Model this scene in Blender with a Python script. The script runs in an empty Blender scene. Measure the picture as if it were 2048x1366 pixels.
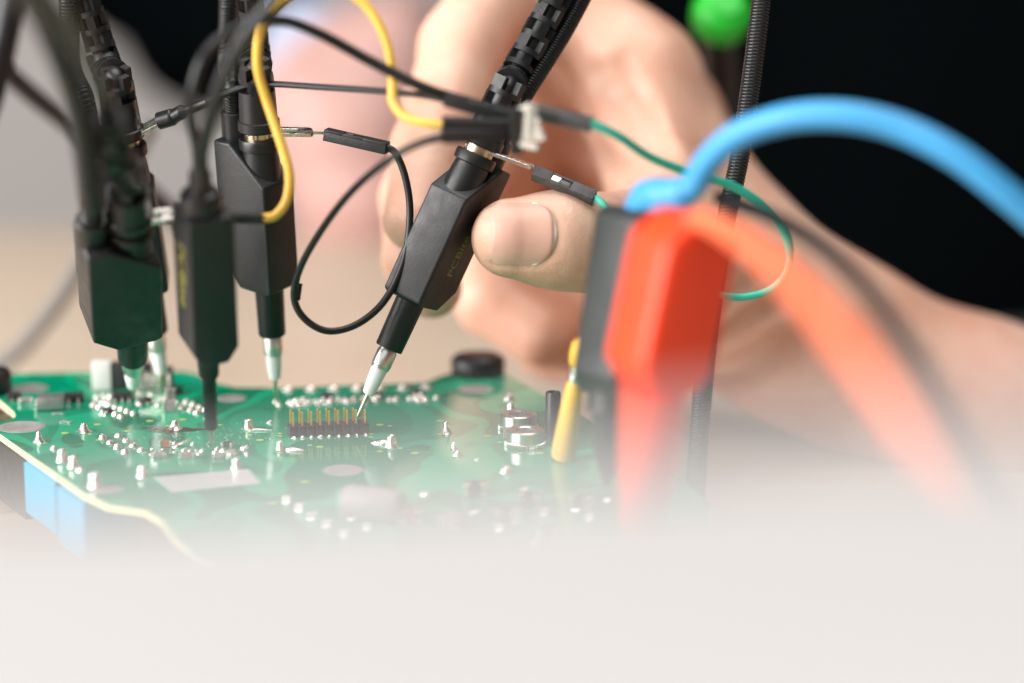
import bpy, bmesh, math, random
import numpy as np
from mathutils import Vector, Matrix

# ------------------------------------------------------------------ camera, light, exposure
scene = bpy.context.scene
S = 0.001                                   # everything below is written in millimetres
PITCH = math.radians(12.5)
CAM = Vector((0, -552.0, 143.8))
FPX = 5120.0                                # 90 mm lens on a 36 mm sensor, 2048 px wide
D0 = 570.0                                  # focus distance along the lens axis
FWD = Vector((0, math.cos(PITCH), -math.sin(PITCH)))
UPV = Vector((0, math.sin(PITCH), math.cos(PITCH)))

cam_data = bpy.data.cameras.new("camera")
cam = bpy.data.objects.new("camera", cam_data)
scene.collection.objects.link(cam)
cam.location = CAM * S
cam.rotation_euler = (math.pi / 2 - PITCH, 0, 0)
cam_data.lens = 90
cam_data.sensor_width = 36
cam_data.clip_start = 0.01
cam_data.clip_end = 50
cam_data.dof.use_dof = True
cam_data.dof.focus_distance = D0 * S
cam_data.dof.aperture_fstop = 3.8
scene.camera = cam

world = bpy.data.worlds.new("World")
scene.world = world
world.use_nodes = True
world.node_tree.nodes["Background"].inputs[0].default_value = (0.92, 0.96, 1.0, 1)
world.node_tree.nodes["Background"].inputs[1].default_value = 0.10


def area(name, loc, target, sx, sy, power, col):
    l = bpy.data.lights.new(name, 'AREA')
    l.shape = 'RECTANGLE'
    l.size = sx
    l.size_y = sy
    l.energy = power
    l.color = col
    o = bpy.data.objects.new(name, l)
    scene.collection.objects.link(o)
    o.location = loc
    o.rotation_euler = (Vector(target) - Vector(loc)).to_track_quat('-Z', 'Y').to_euler()
    return o


area("window_light", (-1.4, -0.55, 0.55), (0, 0.05, 0.05), 1.4, 1.1, 54, (1.0, 0.985, 0.96))
area("front_fill_light", (-0.5, -1.9, 1.7), (0, 0.0, 0.0), 2.2, 1.3, 9, (1.0, 0.985, 0.96))  # soft fill added behind the camera to brighten metal and tips
area("ceiling_light", (0.1, 0.1, 1.9), (0, 0.05, 0), 1.6, 1.6, 29, (1.0, 0.98, 0.95))

scene.view_settings.view_transform = 'Standard'
scene.view_settings.look = 'None'
scene.view_settings.exposure = 0.32
scene.view_settings.gamma = 1.0
scene.render.engine = 'CYCLES'
scene.render.resolution_x = 1024
scene.render.resolution_y = 683

random.seed(7)


# ------------------------------------------------------------------ helpers
def P(px, py, dd=0.0):
    """photo pixel + distance relative to the focus plane -> point in mm"""
    d = D0 + dd
    return CAM + FWD * d + Vector((1, 0, 0)) * ((px - 1024) / FPX * d) - UPV * ((py - 683) / FPX * d)


def G(px, py, z=0.0):
    """photo pixel -> point on the horizontal plane at height z"""
    r = P(px, py, 0) - CAM
    t = (z - CAM.z) / r.z
    return CAM + r * t


def on_ray(px, py, q, dist, near=True):
    """point on the pixel ray at the given distance from q"""
    r = (P(px, py, 0) - CAM).normalized()
    m = CAM - q
    b = r.dot(m)
    c = m.dot(m) - dist * dist
    disc = max(b * b - c, 0.0)
    s = math.sqrt(disc)
    return CAM + r * ((-b - s) if near else (-b + s))


def spline(pts, n=8):
    pts = [Vector(p) for p in pts]
    a = [pts[0] * 2 - pts[1]] + pts + [pts[-1] * 2 - pts[-2]]
    out = []
    for i in range(1, len(a) - 2):
        p0, p1, p2, p3 = a[i - 1], a[i], a[i + 1], a[i + 2]
        for k in range(n):
            t = k / n
            out.append(0.5 * ((2 * p1) + (p2 - p0) * t + (2 * p0 - 5 * p1 + 4 * p2 - p3) * t * t
                              + (3 * p1 - p0 - 3 * p2 + p3) * t ** 3))
    out.append(pts[-1])
    return out


def frame(z, u):
    """matrix whose Z is z and whose Y is as near to u as can be"""
    z = Vector(z).normalized()
    y = Vector(u)
    y = (y - z * y.dot(z)).normalized()
    x = y.cross(z)
    return Matrix((x, y, z)).transposed()


class MB:
    def __init__(self):
        self.v = []
        self.f = []
        self.m = []

    def add(self, verts, faces, mi=0):
        b = len(self.v)
        self.v += [Vector(p) for p in verts]
        self.f += [tuple(i + b for i in f) for f in faces]
        self.m += [mi] * len(faces)
        return self

    def box(self, c, size, R=None, mi=0):
        x, y, z = (s / 2 for s in size)
        vs = [Vector(p) for p in ((-x, -y, -z), (x, -y, -z), (x, y, -z), (-x, y, -z),
                                  (-x, -y, z), (x, -y, z), (x, y, z), (-x, y, z))]
        if R is not None:
            vs = [R @ p for p in vs]
        c = Vector(c)
        return self.add([p + c for p in vs], [(3, 2, 1, 0), (4, 5, 6, 7), (0, 1, 5, 4), (1, 2, 6, 5), (2, 3, 7, 6), (3, 0, 4, 7)], mi)

    def prism(self, poly, w0, w1, M, o, axes='yz', mi=0):
        """2D outline (counter-clockwise) pushed along the third axis of M"""
        n = len(poly)
        vs = []
        for w in (w0, w1):
            for a, b in poly:
                p = {'yz': Vector((w, a, b)), 'xy': Vector((a, b, w)), 'xz': Vector((a, w, b))}[axes]
                vs.append(M @ p + Vector(o))
        fs = [tuple(range(n))[::-1], tuple(range(n, 2 * n))]
        for i in range(n):
            j = (i + 1) % n
            fs.append((i, j, n + j, n + i))
        return self.add(vs, fs, mi)

    def lathe(self, prof, n=24, M=None, o=(0, 0, 0), mi=0, ridge=None):
        M = M or Matrix.Identity(3)
        o = Vector(o)
        vs, fs = [], []
        for k, (r, z) in enumerate(prof):
            for i in range(n):
                a = 2 * math.pi * i / n
                rr = r
                if ridge and ridge[0] <= k <= ridge[1]:
                    rr = r + (ridge[2] if i % 2 else -ridge[2])
                vs.append(M @ Vector((rr * math.cos(a), rr * math.sin(a), z)) + o)
        for k in range(len(prof) - 1):
            for i in range(n):
                j = (i + 1) % n
                fs.append((k * n + i, k * n + j, (k + 1) * n + j, (k + 1) * n + i))
        if prof[0][0] > 1e-6:
            fs.append(tuple(range(n))[::-1])
        if prof[-1][0] > 1e-6:
            fs.append(tuple(range((len(prof) - 1) * n, len(prof) * n)))
        return self.add(vs, fs, mi)

    def tube(self, pts, r, n=12, cap=True, mi=0):
        pts = [Vector(p) for p in pts]
        rad = r if isinstance(r, (list, tuple)) else [r] * len(pts)
        t0 = (pts[1] - pts[0]).normalized()
        u = t0.orthogonal().normalized()
        vs, fs = [], []
        for i, p in enumerate(pts):
            t = (pts[min(i + 1, len(pts) - 1)] - pts[max(i - 1, 0)]).normalized()
            u = (u - t * u.dot(t)).normalized()
            w = t.cross(u)
            for k in range(n):
                a = 2 * math.pi * k / n
                vs.append(p + (u * math.cos(a) + w * math.sin(a)) * rad[i])
        for i in range(len(pts) - 1):
            for k in range(n):
                j = (k + 1) % n
                fs.append((i * n + k, i * n + j, (i + 1) * n + j, (i + 1) * n + k))
        if cap:
            fs.append(tuple(range(n))[::-1])
            fs.append(tuple(range((len(pts) - 1) * n, len(pts) * n)))
        return self.add(vs, fs, mi)

    def build(self, name, mats, parent=None, bevel=0.0, seg=2, smooth=True, angle=35):
        me = bpy.data.meshes.new(name)
        me.from_pydata([tuple(p * S) for p in self.v], [], self.f)
        if not isinstance(mats, (list, tuple)):
            mats = [mats]
        for m in mats:
            me.materials.append(m)
        me.polygons.foreach_set('material_index', self.m)
        bm = bmesh.new()
        bm.from_mesh(me)
        bmesh.ops.recalc_face_normals(bm, faces=bm.faces)
        if bevel > 0:
            es = [e for e in bm.edges if len(e.link_faces) == 2 and e.calc_face_angle(0) > math.radians(25)]
            bmesh.ops.bevel(bm, geom=es, offset=bevel * S, segments=seg, profile=0.6, affect='EDGES', clamp_overlap=True)
        if smooth:
            for f in bm.faces:
                f.smooth = True
            for e in bm.edges:
                if len(e.link_faces) != 2 or e.calc_face_angle(0) > math.radians(angle):
                    e.smooth = False
        bm.to_mesh(me)
        bm.free()
        o = bpy.data.objects.new(name, me)
        scene.collection.objects.link(o)
        if parent is not None:
            adopt(o, parent)
        return o


BASE = {}


def adopt(o, parent):
    """child keeps its world place under the parent"""
    o.parent = parent
    b = BASE.get(parent.name)
    if b is not None:
        o.matrix_parent_inverse = Matrix.Translation(b).inverted()


def tag(o, label, cat, group=None):
    o['label'] = label
    o['category'] = cat
    if group:
        o['group'] = group
    return o


def thing(name, label, cat, loc=(0, 0, 0), group=None):
    o = bpy.data.objects.new(name, None)
    o.empty_display_size = 0.01
    scene.collection.objects.link(o)
    o.location = Vector(loc) * S
    BASE[o.name] = Vector(loc) * S
    return tag(o, label, cat, group)


def piece(name, mesh, parent, loc, rotz=0.0, R=None, scale=None):
    """one more object on shared mesh data, placed in world mm"""
    o = bpy.data.objects.new(name, mesh)
    scene.collection.objects.link(o)
    o.location = Vector(loc) * S
    if R is not None:
        o.rotation_euler = R.to_euler()
    else:
        o.rotation_euler = (0, 0, rotz)
    if scale:
        o.scale = scale
    adopt(o, parent)
    return o


def proto(mb, name, mats, **kw):
    o = mb.build(name, mats, None, **kw)
    me = o.data
    bpy.data.objects.remove(o)
    return me


# ------------------------------------------------------------------ materials
def mat(name, col, rough=0.5, metal=0.0, bump=0.0, bscale=800.0, var=0.0, vscale=150.0, spec=0.5, rvar=0.0,
        sss=0.0, ssr=(1, .3, .2), sscale=0.003, trans=0.0, coat=0.0):
    m = bpy.data.materials.new(name)
    m.use_nodes = True
    nt = m.node_tree
    b = nt.nodes['Principled BSDF']
    b.inputs['Base Color'].default_value = (*col, 1)
    b.inputs['Roughness'].default_value = rough
    b.inputs['Metallic'].default_value = metal
    b.inputs['Specular IOR Level'].default_value = spec
    b.inputs['Coat Weight'].default_value = coat
    if trans:
        b.inputs['Transmission Weight'].default_value = trans
    if sss:
        b.inputs['Subsurface Weight'].default_value = sss
        b.inputs['Subsurface Radius'].default_value = ssr
        b.inputs['Subsurface Scale'].default_value = sscale
    tc = nt.nodes.new('ShaderNodeTexCoord')
    if var > 0 or rvar > 0:
        n = nt.nodes.new('ShaderNodeTexNoise')
        n.inputs['Scale'].default_value = vscale
        n.inputs['Detail'].default_value = 5
        nt.links.new(tc.outputs['Object'], n.inputs['Vector'])
        if var > 0:
            mr = nt.nodes.new('ShaderNodeMapRange')
            mr.inputs[1].default_value = 0.3
            mr.inputs[2].default_value = 0.7
            mr.inputs[3].default_value = 1 - var
            mr.inputs[4].default_value = 1 + var
            nt.links.new(n.outputs[0], mr.inputs[0])
            mx = nt.nodes.new('ShaderNodeMix')
            mx.data_type = 'RGBA'
            mx.blend_type = 'MULTIPLY'
            mx.inputs[0].default_value = 1
            mx.inputs[6].default_value = (*col, 1)
            nt.links.new(mr.outputs[0], mx.inputs[7])
            nt.links.new(mx.outputs[2], b.inputs['Base Color'])
        if rvar > 0:
            m2 = nt.nodes.new('ShaderNodeMapRange')
            m2.inputs[1].default_value = 0.3
            m2.inputs[2].default_value = 0.7
            m2.inputs[3].default_value = max(rough - rvar, 0.02)
            m2.inputs[4].default_value = min(rough + rvar, 1)
            nt.links.new(n.outputs[0], m2.inputs[0])
            nt.links.new(m2.outputs[0], b.inputs['Roughness'])
    if bump > 0:
        n2 = nt.nodes.new('ShaderNodeTexNoise')
        n2.inputs['Scale'].default_value = bscale
        n2.inputs['Detail'].default_value = 3
        nt.links.new(tc.outputs['Object'], n2.inputs['Vector'])
        bp = nt.nodes.new('ShaderNodeBump')
        bp.inputs['Strength'].default_value = bump
        bp.inputs['Distance'].default_value = 0.0003
        nt.links.new(n2.outputs[0], bp.inputs['Height'])
        nt.links.new(bp.outputs[0], b.inputs['Normal'])
    return m


M = {}
M['body'] = mat('probe_black_grained', (0.012, 0.012, 0.0135), 0.44, bump=0.18, bscale=2600, rvar=0.08, vscale=300, spec=0.5)
M['rubber'] = mat('black_rubber', (0.009, 0.009, 0.010), 0.42, bump=0.1, bscale=1500, rvar=0.1, vscale=260)
M['cable'] = mat('black_cable_sheath', (0.009, 0.009, 0.010), 0.40, bump=0.05, bscale=900, rvar=0.06)
M['spring'] = mat('black_spring_metal', (0.013, 0.013, 0.014), 0.32, metal=0.15, rvar=0.1, vscale=500)
M['housing'] = mat('black_housing_plastic', (0.018, 0.018, 0.019), 0.48, bump=0.2, bscale=1800, var=0.2, vscale=500)
M['grey_housing'] = mat('dusty_black_plastic', (0.065, 0.063, 0.062), 0.6, bump=0.25, bscale=1800, var=0.3, vscale=600)
M['steel'] = mat('nickel_plated', (0.74, 0.72, 0.69), 0.33, metal=1, rvar=0.08, vscale=400)
M['tin'] = mat('solder_tin', (0.86, 0.79, 0.74), 0.29, metal=1, bump=0.5, bscale=900, rvar=0.12, vscale=500)
M['brass'] = mat('brass_washer', (0.62, 0.50, 0.34), 0.3, metal=1, rvar=0.1)
M['gold'] = mat('gold_pin', (0.92, 0.56, 0.14), 0.4, metal=0.6, rvar=0.1, vscale=600)
M['needle'] = mat('needle_steel', (0.62, 0.55, 0.42), 0.28, metal=1)
M['ceramic'] = mat('white_insulator', (0.88, 0.87, 0.86), 0.55)
M['yellow'] = mat('yellow_wire_sheath', (0.88, 0.52, 0.075), 0.42, bump=0.05, var=0.05)
M['green'] = mat('green_wire_sheath', (0.025, 0.47, 0.34), 0.42, bump=0.05)
M['blue'] = mat('blue_silicone_sheath', (0.055, 0.335, 0.66), 0.45, rvar=0.05, sss=0.1)
M['red'] = mat('red_plastic', (0.87, 0.055, 0.010), 0.40, rvar=0.05, bump=0.05)
M['redcable'] = mat('red_silicone_sheath', (0.85, 0.17, 0.075), 0.5)
M['blackclip'] = mat('dark_grey_plastic', (0.018, 0.022, 0.022), 0.5, bump=0.15, bscale=1500, rvar=0.1)
M['ytip'] = mat('yellow_plastic', (0.86, 0.50, 0.06), 0.45, var=0.06)
M['ic'] = mat('chip_epoxy', (0.022, 0.022, 0.024), 0.5, bump=0.3, bscale=2500, var=0.2, vscale=700)
M['greycan'] = mat('grey_metal_can', (0.40, 0.39, 0.38), 0.38, metal=0.8, bump=0.2, bscale=1500, var=0.15, vscale=500)
M['cap'] = mat('ceramic_brown', (0.34, 0.13, 0.05), 0.5)
M['capgrey'] = mat('ceramic_grey', (0.30, 0.26, 0.25), 0.5, var=0.15, vscale=800)
M['whiteplug'] = mat('pale_plastic', (0.66, 0.66, 0.62), 0.5)
M['label'] = mat('silver_label', (0.80, 0.79, 0.78), 0.32, metal=0.35, var=0.05, vscale=300)
M['bluebox'] = mat('blue_film_capacitor', (0.03, 0.28, 0.47), 0.5, var=0.06, bump=0.1)
M['flux'] = mat('flux_residue', (0.035, 0.022, 0.006), 0.12, bump=0.8, bscale=700, var=0.3, vscale=600)
M['fr4'] = mat('bare_board_edge', (0.60, 0.58, 0.32), 0.6, var=0.12, vscale=700)
M['via'] = mat('lime_pad', (0.40, 0.52, 0.10), 0.35)
M['hole'] = mat('hole_shadow', (0.01, 0.012, 0.01), 0.8)
M['tinring'] = mat('tinned_ring', (0.55, 0.51, 0.49), 0.38, metal=0.55, bump=0.4, bscale=700, rvar=0.12, vscale=300)
M['cream'] = mat('cream_plastic', (0.55, 0.52, 0.45), 0.5)
M['text'] = mat('yellow_print', (0.20, 0.18, 0.03), 0.5)
M['knobgreen'] = mat('green_plastic_knob', (0.015, 0.50, 0.03), 0.42)
M['shirt'] = mat('black_cloth', (0.0012, 0.0017, 0.002), 0.95, bump=0.3, bscale=120, spec=0.0)
M['cuff'] = mat('grey_blue_cloth', (0.34, 0.37, 0.48), 0.9, spec=0.1)
M['paper'] = mat('white_case_plastic', (0.43, 0.415, 0.41), 0.6, var=0.02, vscale=20)
M['nail'] = mat('nail', (0.76, 0.42, 0.33), 0.40, sss=0.3, sscale=0.002, var=0.06, vscale=120)
M['cuticle'] = mat('pale_cuticle', (0.90, 0.74, 0.66), 0.45, sss=0.3, sscale=0.002)
M['latch'] = mat('grey_latch', (0.11, 0.11, 0.11), 0.5)
M['wall'] = mat('grey_wall', (0.43, 0.395, 0.375), 0.9, var=0.05, vscale=3)


def table_mat():
    m = mat('beige_table', (0.66, 0.53, 0.41), 0.42)
    nt = m.node_tree
    b = nt.nodes['Principled BSDF']
    tc = nt.nodes.new('ShaderNodeTexCoord')
    mp = nt.nodes.new('ShaderNodeMapping')
    mp.inputs['Scale'].default_value = (2, 18, 2)
    n = nt.nodes.new('ShaderNodeTexNoise')
    n.inputs['Scale'].default_value = 9
    n.inputs['Detail'].default_value = 8
    r = nt.nodes.new('ShaderNodeValToRGB')
    r.color_ramp.elements[0].position = 0.3
    r.color_ramp.elements[0].color = (0.52, 0.395, 0.295, 1)
    r.color_ramp.elements[1].position = 0.72
    r.color_ramp.elements[1].color = (0.61, 0.50, 0.395, 1)
    nt.links.new(tc.outputs['Object'], mp.inputs[0])
    nt.links.new(mp.outputs[0], n.inputs['Vector'])
    nt.links.new(n.outputs[0], r.inputs[0])
    nt.links.new(r.outputs[0], b.inputs['Base Color'])
    return m


def pcb_mat():
    m = mat('green_solder_mask', (0.0, 0.2, 0.12), 0.09)
    nt = m.node_tree
    b = nt.nodes['Principled BSDF']
    b.inputs['Roughness'].default_value = 0.075
    b.inputs['IOR'].default_value = 1.52
    tc = nt.nodes.new('ShaderNodeTexCoord')
    mp = nt.nodes.new('ShaderNodeMapping')
    mp.inputs['Scale'].default_value = (42, 26, 42)
    n = nt.nodes.new('ShaderNodeTexNoise')
    n.inputs['Scale'].default_value = 1.0
    n.inputs['Detail'].default_value = 0.8
    n.inputs['Distortion'].default_value = 0.7
    r = nt.nodes.new('ShaderNodeValToRGB')
    e = r.color_ramp.elements
    e[0].position, e[0].color = 0.44, (0.002, 0.20, 0.105, 1)
    e[1].position, e[1].color = 0.455, (0.002, 0.38, 0.195, 1)
    for p, c in ((0.53, (0.002, 0.38, 0.195, 1)), (0.54, (0.002, 0.26, 0.137, 1)), (0.62, (0.002, 0.26, 0.137, 1)), (0.63, (0.002, 0.32, 0.18, 1))):
        x = e.new(p)
        x.color = c
    nt.links.new(tc.outputs['Object'], mp.inputs[0])
    nt.links.new(mp.outputs[0], n.inputs['Vector'])
    nt.links.new(n.outputs[0], r.inputs[0])
    nt.links.new(r.outputs[0], b.inputs['Base Color'])
    n2 = nt.nodes.new('ShaderNodeTexNoise')
    n2.inputs['Scale'].default_value = 160
    n2.inputs['Detail'].default_value = 4
    bp = nt.nodes.new('ShaderNodeBump')
    bp.inputs['Strength'].default_value = 0.03
    bp.inputs['Distance'].default_value = 0.0002
    mx = nt.nodes.new('ShaderNodeMath')
    mx.operation = 'MULTIPLY_ADD'
    mx.inputs[1].default_value = 0.15
    nt.links.new(tc.outputs['Object'], n2.inputs['Vector'])
    nt.links.new(n2.outputs[0], mx.inputs[0])
    nt.links.new(r.outputs[0], mx.inputs[2])
    nt.links.new(mx.outputs[0], bp.inputs['Height'])
    nt.links.new(bp.outputs[0], b.inputs['Normal'])
    return m


def skin_mat():
    m = mat('skin', (0.70, 0.40, 0.28), 0.42, sss=0.35, ssr=(1.0, 0.32, 0.16), sscale=0.0035)
    nt = m.node_tree
    b = nt.nodes['Principled BSDF']
    tc = nt.nodes.new('ShaderNodeTexCoord')
    n = nt.nodes.new('ShaderNodeTexNoise')
    n.inputs['Scale'].default_value = 45
    n.inputs['Detail'].default_value = 6
    n.inputs['Roughness'].default_value = 0.65
    r = nt.nodes.new('ShaderNodeValToRGB')
    e = r.color_ramp.elements
    e[0].position, e[0].color = 0.32, (0.70, 0.355, 0.25, 1)
    e[1].position, e[1].color = 0.66, (0.80, 0.525, 0.395, 1)
    nt.links.new(tc.outputs['Object'], n.inputs['Vector'])
    nt.links.new(n.outputs[0], r.inputs[0])
    nt.links.new(r.outputs[0], b.inputs['Base Color'])
    v = nt.nodes.new('ShaderNodeTexVoronoi')
    v.feature = 'DISTANCE_TO_EDGE'
    v.inputs['Scale'].default_value = 900
    n3 = nt.nodes.new('ShaderNodeTexNoise')
    n3.inputs['Scale'].default_value = 350
    n3.inputs['Detail'].default_value = 5
    ad = nt.nodes.new('ShaderNodeMath')
    ad.operation = 'MULTIPLY_ADD'
    ad.inputs[1].default_value = 0.5
    bp = nt.nodes.new('ShaderNodeBump')
    bp.inputs['Strength'].default_value = 0.5
    bp.inputs['Distance'].default_value = 0.0004
    nt.links.new(tc.outputs['Object'], v.inputs['Vector'])
    nt.links.new(tc.outputs['Object'], n3.inputs['Vector'])
    nt.links.new(v.outputs[0], ad.inputs[0])
    nt.links.new(n3.outputs[0], ad.inputs[2])
    nt.links.new(ad.outputs[0], bp.inputs['Height'])
    nt.links.new(bp.outputs[0], b.inputs['Normal'])
    return m


M['table'] = table_mat()
M['pcb'] = pcb_mat()
M['skin'] = skin_mat()
M['skin_far_dimmed'] = mat('skin_dimmed_far_hand', (0.45, 0.265, 0.235), 0.5, sss=0.2, sscale=0.003, var=0.08, vscale=30)  # same skin as the near hand; its differing light is put into the colour

# ------------------------------------------------------------------ the setting
TZ = -28.0
o = MB().prism([(-900, -725), (900, -725), (900, 150), (235, 170), (130, 225), (70, 300), (50, 425), (-900, 425)], TZ - 24, TZ, Matrix.Identity(3), (0, 0, 0), 'xy').build('table', M['table'], bevel=2)
o['kind'] = 'structure'
o = MB().box((0, 1700, 300), (5200, 40, 2400)).build('wall', M['wall'])
o['kind'] = 'structure'

# white case just in front of the lens, its far top edge runs across the bottom of the picture
case = thing('white_case', 'large white slope-topped case close to the lens, blurred across the bottom', 'case', (20, -400, TZ))
CA = P(20, 990, 218 - D0)                    # two points on the far top edge
CB = P(1850, 846, 186 - D0)
CD = Vector((CB.x - CA.x, CB.y - CA.y, 0))
SL = (CB.z - CA.z) / CD.length
CD.normalize()                                # along that edge
CP = Vector((CD.y, -CD.x, 0))                 # towards the camera
CT = (CB - CA).length + 70.0                  # where the case ends on the right
CW = (CAM - CA).dot(CP) - 30.0                # depth of the case, ending short of the lens


def case_slab(lo, hi, inset):
    """lo / hi: heights, measured below the sloping top, or None for the table"""
    vs = []
    for lev in (lo, hi):
        for t, w in ((-130 + inset, inset), (CT - inset, inset), (CT - inset, CW - inset), (-130 + inset, CW - inset)):
            p = CA + CD * t + CP * w
            p.z = TZ if lev is None else CA.z + SL * t - lev
            vs.append(p)
    return MB().add(vs, [(3, 2, 1, 0), (4, 5, 6, 7), (0, 1, 5, 4), (1, 2, 6, 5), (2, 3, 7, 6), (3, 0, 4, 7)])


case_slab(None, 14.5, 1.0).build('base', M['paper'], case, bevel=1.0, seg=2)
case_slab(14, 0, 0).build('lid', M['paper'], case, bevel=1.0, seg=3)

# ------------------------------------------------------------------ circuit board
board = thing('circuit_board', 'green circuit board dotted with solder joints and small components', 'circuit board', G(700, 900, 0))
outl = [(-70, 770), (-30, 752), (40, 747), (130, 745), (365, 743), (395, 749), (425, 765), (470, 775), (560, 776),
        (700, 771), (850, 766), (884, 752), (912, 744), (1003, 744), (1032, 760), (1110, 803), (1250, 880), (1340, 935),
        (1420, 1000), (1400, 1080), (1250, 1160), (950, 1225), (620, 1180), (480, 1132), (400, 1100), (350, 1064),
        (322, 1030), (290, 1013), (215, 1003), (165, 980), (60, 910), (0, 868), (-14, 858), (-16, 850), (-4, 845),
        (16, 842), (27, 838), (31, 831), (27, 823), (0, 801), (-60, 775)]
poly = [(g.x, g.y) for g in (G(*q) for q in outl)][::-1]
TH = 1.6
mb = MB()
n = len(poly)
vs = [(x, y, -TH) for x, y in poly] + [(x, y, 0) for x, y in poly]
mb.add(vs, [tuple(range(n))[::-1]], 1)
mb.add(vs, [tuple(range(n, 2 * n))], 0)
mb.add(vs, [(i, (i + 1) % n, n + (i + 1) % n, n + i) for i in range(n)], 1)
sub = mb.build('substrate', [M['pcb'], M['fr4']], board, smooth=False)


def rotz(a):
    return Matrix.Rotation(a, 3, 'Z')


# pin header: two rows of nine gilt pins on a black strip
h0, h1 = G(577, 876), G(735, 869)
rd = (h1 - h0).normalized()
ra = math.atan2(rd.y, rd.x)
rp = Vector((-rd.y, rd.x, 0))
PT = 2.0
hc = h0 + rd * 9.0 + rp * 2.1
hr = rotz(ra)
outline = []
for i in range(9):
    x = (i - 4.5) * PT
    outline += [(x, -1.75), (x + 0.35, -2.1), (x + 1.65, -2.1), (x + 2.0, -1.75)]
outline = outline + [(-a, -b) for a, b in outline]
cl = []
for p in outline:
    if not cl or (abs(p[0] - cl[-1][0]) + abs(p[1] - cl[-1][1])) > 1e-4:
        cl.append(p)
mb = MB()
mb.prism(cl[:-1] if cl[0] == cl[-1] else cl, 0.35, 2.45, hr, hc, 'xy')
header = mb.build('pin_header', mat('header_plastic', (0.028, 0.027, 0.028), 0.55, bump=0.3, bscale=1800, var=0.3, vscale=700), board, smooth=False)
pinm = MB()
pinm.add([(-.22, -.22, 0.2), (.22, -.22, .2), (.22, .22, .2), (-.22, .22, .2),
          (-.22, -.22, 5.4), (.22, -.22, 5.4), (.22, .22, 5.4), (-.22, .22, 5.4),
          (-.12, -.12, 5.65), (.12, -.12, 5.65), (.12, .12, 5.65), (-.12, .12, 5.65)],
         [(3, 2, 1, 0), (0, 1, 5, 4), (1, 2, 6, 5), (2, 3, 7, 6), (3, 0, 4, 7), (4, 5, 9, 8), (5, 6, 10, 9), (6, 7, 11, 10), (7, 4, 8, 11), (8, 9, 10, 11)])
pin_me = proto(pinm, 'pin', M['gold'], smooth=False)


def dome_prof(r, h):
    return [(r * 1.15, 0), (r * 1.0, h * 0.25), (r * 0.78, h * 0.62), (r * 0.42, h * 0.92), (0, h)]


dome_me = proto(MB().lathe(dome_prof(0.6, 0.55), 10), 'solder_joint', M['tin'], angle=80)
for i in range(9):
    for j in (-1, 1):
        q = hc + rd * ((i - 4) * PT - j * .2) + rp * (j * 1.0)
        piece('pin', pin_me, header, q, ra + random.uniform(-.06, .06))
        q2 = hc + rd * ((i - 4) * PT + 0.1) + rp * (j * 2.55)
        piece('solder_joint', dome_me, header, q2, random.random() * 6, scale=(0.9, 1.25, 1.0))

# through-hole solder joints of several shapes
cone_me = [proto(MB().lathe(p, 14), 'solder_joint', M['tin'], angle=80) for p in (
    [(1.9, 0), (1.45, .35), (.95, 1.1), (.7, 1.7), (.6, 2.1), (0, 2.2)],
    [(1.5, 0), (1.0, .5), (.62, 1.3), (.5, 2.3), (.3, 2.6), (0, 2.65)],
    [(1.3, 0), (1.05, .4), (.9, 1.2), (.85, 1.9), (.6, 2.4), (0, 2.5)],
    [(1.0, 0), (.85, .35), (.6, .8), (.25, 1.1), (0, 1.15)],
    [(1.7, 0), (1.3, .4), (1.05, .9), (1.0, 2.2), (.8, 2.5), (0, 2.6)])]
joints = [(350, 858, 0, 1.0), (168, 863, 0, .95), (78, 884, 1, 1.0), (497, 858, 4, .85), (893, 866, 1, .95), (908, 899, 1, .7),
          (914, 909, 3, 1.1), (1012, 942, 3, 1.3), (783, 893, 2, 1.1), (560, 898, 2, .8), (285, 951, 2, 1.05), (190, 971, 2, 1.25),
          (125, 921, 2, 1.05), (147, 933, 2, 1.05), (107, 898, 3, .8), (160, 941, 3, .9), (473, 936, 2, 1.0), (1018, 800, 3, 1.3), (1022, 822, 2, .8),
          (575, 1000, 2, .7), (600, 1015, 2, .7), (625, 1030, 2, .7), (655, 1045, 2, .7), (690, 1062, 2, .7), (705, 1030, 2, .6), (735, 1048, 2, .6),
          (905, 1030, 3, 1.0), (1050, 985, 2, .7), (1090, 1020, 2, .7), (1000, 1050, 2, .7), (1070, 1075, 2, .7), (1180, 1030, 2, .7),
          (850, 985, 3, .9), (955, 918, 3, .5)]
for px, py, k, s in joints:
    piece('solder_joint', cone_me[k], board, G(px, py), random.random() * 6, scale=(s * random.uniform(.92, 1.08), s, s * random.uniform(.9, 1.1)))
# tails of solder beside two of the joints
for (a, b, w) in (((740, 886), (775, 888), 1.0), ((575, 900), (612, 903), .8), ((505, 861), (545, 862), .5)):
    p, q = G(*a), G(*b)
    d = (q - p)
    mb = MB()
    mb.tube([p + d * t + Vector((0, 0, .1)) for t in (0, .3, .7, 1)], [.1, w * .7, w, w * .8] if a[0] == 740 else [w * .8, w, w * .6, .1], 8)
    ob = mb.build('solder_tail', M['tin'], board, angle=80)

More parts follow.
